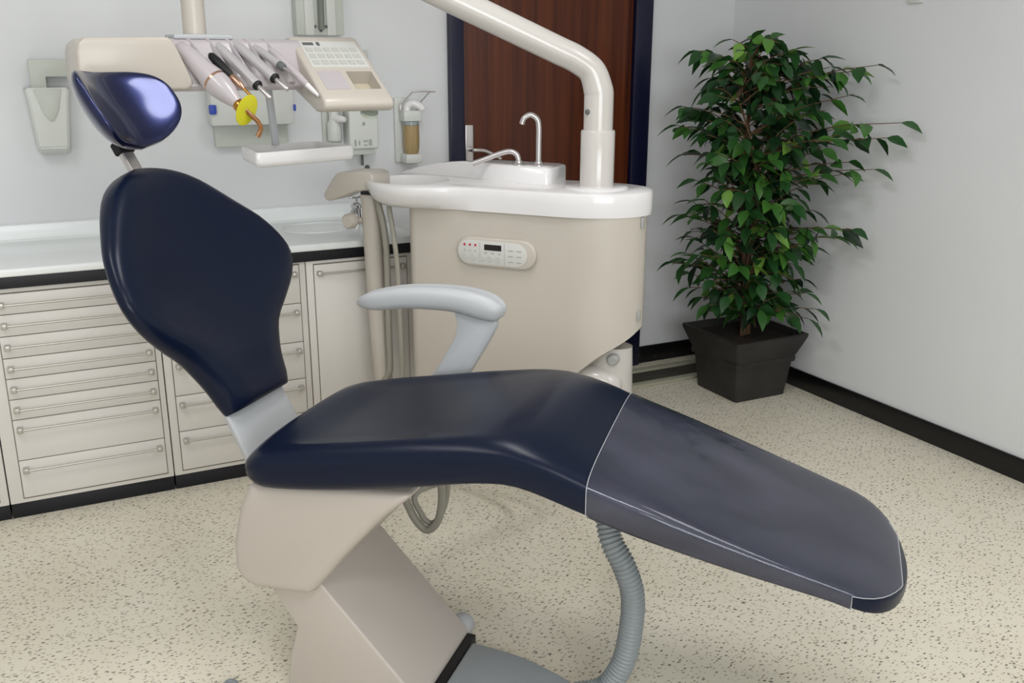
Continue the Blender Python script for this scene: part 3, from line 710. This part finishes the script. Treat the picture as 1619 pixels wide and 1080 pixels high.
box('wall_plate', -.04, .04, -.010, -.001, -.01, .14, M['wallplastic2'], T, bev=.003)
T = thing('lever_soap_dispenser', 'soap dispenser with wire elbow lever and amber bottle left of the door', 'dispenser', (1.440, WY, 1.075))
box('back_plate', -.055, .01, -.018, .0004, .0, .265, M['wallplastic'], T, bev=.004)
lathe('soap_bottle', [(.0001, .038), (.026, .038), (.031, .05), (.034, .08), (.034, .155), (.0001, .156)], M['soap'], T, 28, (.0, -.06, 0))
lathe('bottle_top', [(.0001, .156), (.034, .156), (.034, .170), (.0001, .170)], M['bottle'], T, 28, (.0, -.06, 0))
box('base_holder', -.036, .036, -.095, -.015, .0, .038, M['wallplastic'], T, bev=.006)
box('neck', -.038, .038, -.085, -.012, .170, .215, M['wallplastic'], T, bev=.006)
tube('pump_head', smoothpath([(-.018, -.06, .208), (-.012, -.06, .232), (.008, -.07, .242), (.035, -.08, .230), (.045, -.085, .218)], 5), [.016]*21, M['white'], T, n=16)
bm = bmesh.new()
for x in (-.040, .036):
    addtube(bm, [(x, -.05, .235), (x+.035, -.10, .290)], .0028, 8); addbox(bm, x-.004, x+.004, -.056, -.044, .208, .240, .001)
addtube(bm, smoothpath([(-.005, -.10, .290), (.03, -.105, .292), (.071, -.10, .290), (.095, -.098, .289)], 4), .0028, 8)
finish('elbow_lever', bm, M['steel'], T)
T = thing('wall_cable_box', 'tall grey service box with cable above the instrument console', 'cable box', (1.078, WY, 1.582))
box('cover', -.094, .094, -.06, -.001, .0, .70, M['wallplastic2'], T, bev=.004)
box('rib', -.062, -.026, -.066, -.058, .0, .70, M['wallplastic'], T, bev=.002)
box('rib', .024, .060, -.066, -.058, .0, .70, M['wallplastic'], T, bev=.002)
tube('cable', [(.0, -.075, .70), (.002, -.075, .2), (.0, -.072, .02)], .012, M['cable'], T)
for x in (-.022, .0, .022): lathe('screw', [(.0001, -.066), (.005, -.066), (.006, -.058), (.0001, -.058)], M['mark'], T, 12, (x, -.0, .018+.014*(x != 0)), 'y')
T = tag(box('wall_hook', -.012, .012, -.02, 0, -.045, .045, M['wallplastic2'], None, bev=.003), 'small pale vertical wall bracket right of the keypad', 'bracket'); T.location = (1.266, WY, 1.482)
T = tag(lathe('wall_bolt', [(.0001, -.012), (.008, -.012), (.010, -.006), (.010, 0), (.0001, 0)], M['mark'], None, 16, (0, 0, 0), 'y'), 'small dark wall bolt under the labelled dispenser', 'bolt'); T.location = (1.262, WY, 1.058)
T = tag(box('wall_switch', -.012, 0, -.035, .035, 0, .08, M['wallplastic'], None, bev=.003), 'small pale plate on the right wall at the top edge', 'switch'); T.location = (XR-.0005, 2.80, 1.705)

# ------------------------------------------------------------------ floor fittings
T = thing('floor_strip', 'low dark floor strip with pale edges between spittoon cabinet and plant pot', 'floor mat', (2.36, 3.66, 0))
box('dark_panel', -.66, .66, -.06, .07, 0, .009, M['mat'], T, bev=.002)
box('edging', -.68, .68, -.105, -.06, 0, .014, M['edge'], T, bev=.003); box('edging', -.68, .68, .07, .12, 0, .014, M['edge'], T, bev=.003)
T = tag(lathe('floor_button', [(.0001, 0), (.020, 0), (.020, .006), (.014, .012), (.008, .013), (.007, .010), (.0001, .010)], M['greyplate'], None, 24), 'small round grey button on the floor at the bottom edge', 'button'); T.location = (.284, 2.13, 0)

# ------------------------------------------------------------------ potted plant
PC = Vector((2.868, 3.330, 0))
PL = thing('potted_plant', 'leafy green ficus tree in a square charcoal pot in the room corner', 'plant', PC)
def sq(h, z, r=.008):
    return [(x*h+dx*r, y*h+dy*r, z) for x, y, dx, dy in ((-1, -1, 1, 0), (1, -1, -1, 0), (1, -1, 0, 1), (1, 1, 0, -1), (1, 1, -1, 0), (-1, 1, 1, 0), (-1, 1, 0, -1), (-1, -1, 0, 1))]
loft('pot', [sq(.138, 0), sq(.143, .004), sq(.160, .165), sq(.170, .168), sq(.172, .186), sq(.168, .190), sq(.205, .288), sq(.206, .300), sq(.190, .302), sq(.180, .270), sq(.17, .26)], M['pot'], PL, angle=25)
bm = bmesh.new(); addloft(bm, [sq(.178, .255), sq(.178, .272)]); finish('soil', bm, M['soil'], PL)
RD = Vector((.895, -.447, 0)); FD = Vector((.447, .895, 0))
stems = [smoothpath(p, 6) for p in (
    [(0, 0, .26), (-.01, .0, .5), (-.045, -.01, .78), (-.06, .0, 1.0), (-.05, .01, 1.25), (-.06, .0, 1.50)],
    [(.02, .01, .26), (.01, .02, .5), (.0, .03, .80), (.03, .02, 1.0), (.06, .02, 1.2), (.08, .03, 1.42)],
    [(-.015, -.015, .26), (-.02, -.03, .55), (.0, -.05, .85), (-.03, -.06, 1.1), (-.12, -.06, 1.35)])]
def W(p): return RD*p[0]+FD*p[1]+Vector((0, 0, p[2]))
ENVL = [(.24, .10), (.30, .24), (.39, .33), (.46, .29), (.57, .39), (.73, .40), (.86, .37), (.97, .31), (1.03, .34), (1.13, .41), (1.24, .42), (1.35, .38), (1.45, .32), (1.54, .28), (1.60, .15), (1.63, .08)]
ENVR = [(.24, .14), (.30, .22), (.40, .30), (.54, .28), (.68, .29), (.79, .34), (.92, .25), (.97, .30), (1.07, .37), (1.16, .38), (1.26, .42), (1.40, .33), (1.48, .30), (1.54, .14), (1.60, .02), (1.63, .0)]
bmS = bmesh.new(); bmL = bmesh.new(); tone = bmL.verts.layers.float.new('leaf_tone')
for s_, r0 in zip(stems, (.014, .012, .010)):
    n = len(s_); addtube(bmS, [W(p) for p in s_], [r0*(1-.65*i/(n-1)) for i in range(n)], 8)
NL = 0
LIMX, LIMY = XR-.03-PC.x, YB-.03-PC.y
def leaf(pos, d, L, w, tn, roll):
    global NL
    d = d.normalized(); side = d.cross(Vector((0, 0, 1)))
    if side.length < .1: side = d.cross(Vector((1, 0, 0)))
    side.normalize(); up = side.cross(d)
    side, up = side*cos(roll)+up*sin(roll), up*cos(roll)-side*sin(roll)
    rows = []
    for f, ww in ((0, .06), (.16, .62), (.38, 1), (.62, .86), (.82, .45), (1.0, .03)):
        c = pos+d*(L*f)+up*(-.22*L*f*f); c.z -= .10*L*f*f
        rows.append([c-side*(w*ww)+up*(.30*w*ww), c, c+side*(w*ww)+up*(.30*w*ww)])
    for r in rows:
        for p in r:
            if p.x > LIMX or p.y > LIMY: return
            if p.z < .31 and max(abs(p.x), abs(p.y)) < .215: return
    V = [[bmL.verts.new(p) for p in r] for r in rows]
    for r in V:
        for v in r: v[tone] = tn
    for a, b in zip(V, V[1:]):
        for k in (0, 1): bmL.faces.new((a[k], a[k+1], b[k+1], b[k]))
    NL += 1
def branch(p0, p1, sag, nl):
    mid = (p0+p1)/2+Vector((0, 0, sag)); path = smoothpath([p0, mid, p1], 6)
    for p in path:
        if p.x > LIMX or p.y > LIMY: return
    addtube(bmS, path, [.0035*(1-.6*i/len(path)) for i in range(len(path))], 5)
    bt = random.gauss(0, .10)
    for k in range(nl):
        f = .2+.8*(k+.5*random.random())/nl; i = min(len(path)-2, int(f*(len(path)-1)))
        p = path[i]; dd = (path[i+1]-path[i]).normalized(); sd = dd.cross(Vector((0, 0, 1))).normalized()*(1 if k % 2 else -1)
        out = dd*.6+sd*random.uniform(.3, 1.0)+Vector((0, 0, random.uniform(-.9, .25)))
        tn = min(1, max(0, .36+bt+random.gauss(0, .24)+(.40 if random.random() < .18 else 0)))
        leaf(p, out, random.uniform(.072, .112), random.uniform(.021, .029), tn, random.gauss(0, .6))
    leaf(path[-1], (path[-1]-path[-3])+Vector((0, 0, -.02)), random.uniform(.075, .10), .024, min(1, .5+bt), random.gauss(0, .3))
ga = 0
NB = 205
for i in range(NB):
    f = (i+.5)/NB; z1 = .36+1.20*f**.94+random.uniform(-.03, .03)
    ga += 2.39996; a = ga+random.uniform(-.3, .3)
    r = random.uniform(.25, .80) if random.random() < (.55 if cos(a) < 0 else .35) else random.uniform(.66, .86)
    ext = interp(ENVR, z1) if cos(a) > 0 else interp(ENVL, z1)
    x = cos(a)*ext*r; y = sin(a)*.34*r*(1 if z1 < 1.45 else .5)
    y = min(y, .30-.75*abs(x)) if x < 0 else y
    if x > .14: y -= (x-.14)*1.5
    s_ = random.choice(stems); zs = max(.36, z1-random.uniform(.05, .22)); q = min(s_, key=lambda p: abs(p.z-zs))
    branch(W(q), W((x, y, z1)), random.uniform(.01, .05), random.randint(3, 5))
for e in ((.36, -.34, 1.475), (.30, -.26, 1.45), (.44, -.44, 1.26), (.40, -.42, 1.20), (.38, -.36, 1.07), (.33, -.33, .82), (.30, -.30, .78), (-.29, .0, 1.53), (-.35, 0, .61), (-.06, 0, 1.585), (.0, 0, 1.56), (.10, -.05, 1.53), (.20, -.15, 1.50), (-.36, -.02, 1.22), (-.34, -.02, 1.30)):
    q = min(stems[1 if e[0] > 0 else 0], key=lambda p: abs(p.z-(e[2]-.12)))
    branch(W(q), W(e), .03, 9)
finish('trunk', bmS, M['bark'], PL); finish('foliage', bmL, M['leaf'], PL, angle=80)
print('leaves', NL)

# ------------------------------------------------------------------ lights
def area(name, loc, sx, sy, power, col=(.975, .98, 1.0), rot=(0, 0, 0)):
    l = bpy.data.lights.new(name, 'AREA'); l.shape = 'RECTANGLE'; l.size = sx; l.size_y = sy; l.energy = power; l.color = col
    o = bpy.data.objects.new(name, l); COL.objects.link(o); o.location = loc; o.rotation_euler = rot; return o
area('ceiling_lamp', (-.55, 1.85, ZC-.02), .35, 1.2, 15)
area('ceiling_lamp', (1.05, 2.05, ZC-.02), .32, .8, 13)
area('ceiling_lamp', (.35, .1, ZC-.02), 1.2, .35, 18)
area('ceiling_lamp', (2.2, .9, ZC-.02), .35, 1.2, 9)
area('fill_light', (.2, YF+.05, 1.55), 2.2, 1.3, 62, (.93, .97, 1.0), (radians(90), 0, 0))  # added fill light behind the camera, brightens back wall and cabinets
w = bpy.data.worlds.new('world'); SC.world = w; w.use_nodes = True
w.node_tree.nodes['Background'].inputs['Color'].default_value = (.8, .85, .9, 1); w.node_tree.nodes['Background'].inputs['Strength'].default_value = .05

# ------------------------------------------------------------------ camera
cam = bpy.data.cameras.new('camera'); co = bpy.data.objects.new('camera', cam); COL.objects.link(co)
cam.sensor_fit = 'HORIZONTAL'; cam.sensor_width = 36; cam.lens = 1510.1/1619*36; cam.clip_start = .05
pt, yw, rl = radians(16.5526), radians(26.549), radians(.1406)
fwd = Vector((sin(yw)*cos(pt), cos(yw)*cos(pt), -sin(pt))); rt = Vector((cos(yw), -sin(yw), 0)); up = rt.cross(fwd)
R_ = rt*cos(rl)+up*sin(rl); U_ = -rt*sin(rl)+up*cos(rl)
co.matrix_world = Matrix(((R_.x, U_.x, -fwd.x, 0), (R_.y, U_.y, -fwd.y, 0), (R_.z, U_.z, -fwd.z, 1.5), (0, 0, 0, 1)))
SC.camera = co
vs_ = SC.view_settings; vs_.view_transform = 'Standard'; vs_.look = 'None'; vs_.exposure = -.09; vs_.gamma = 1; vs_.use_curve_mapping = False
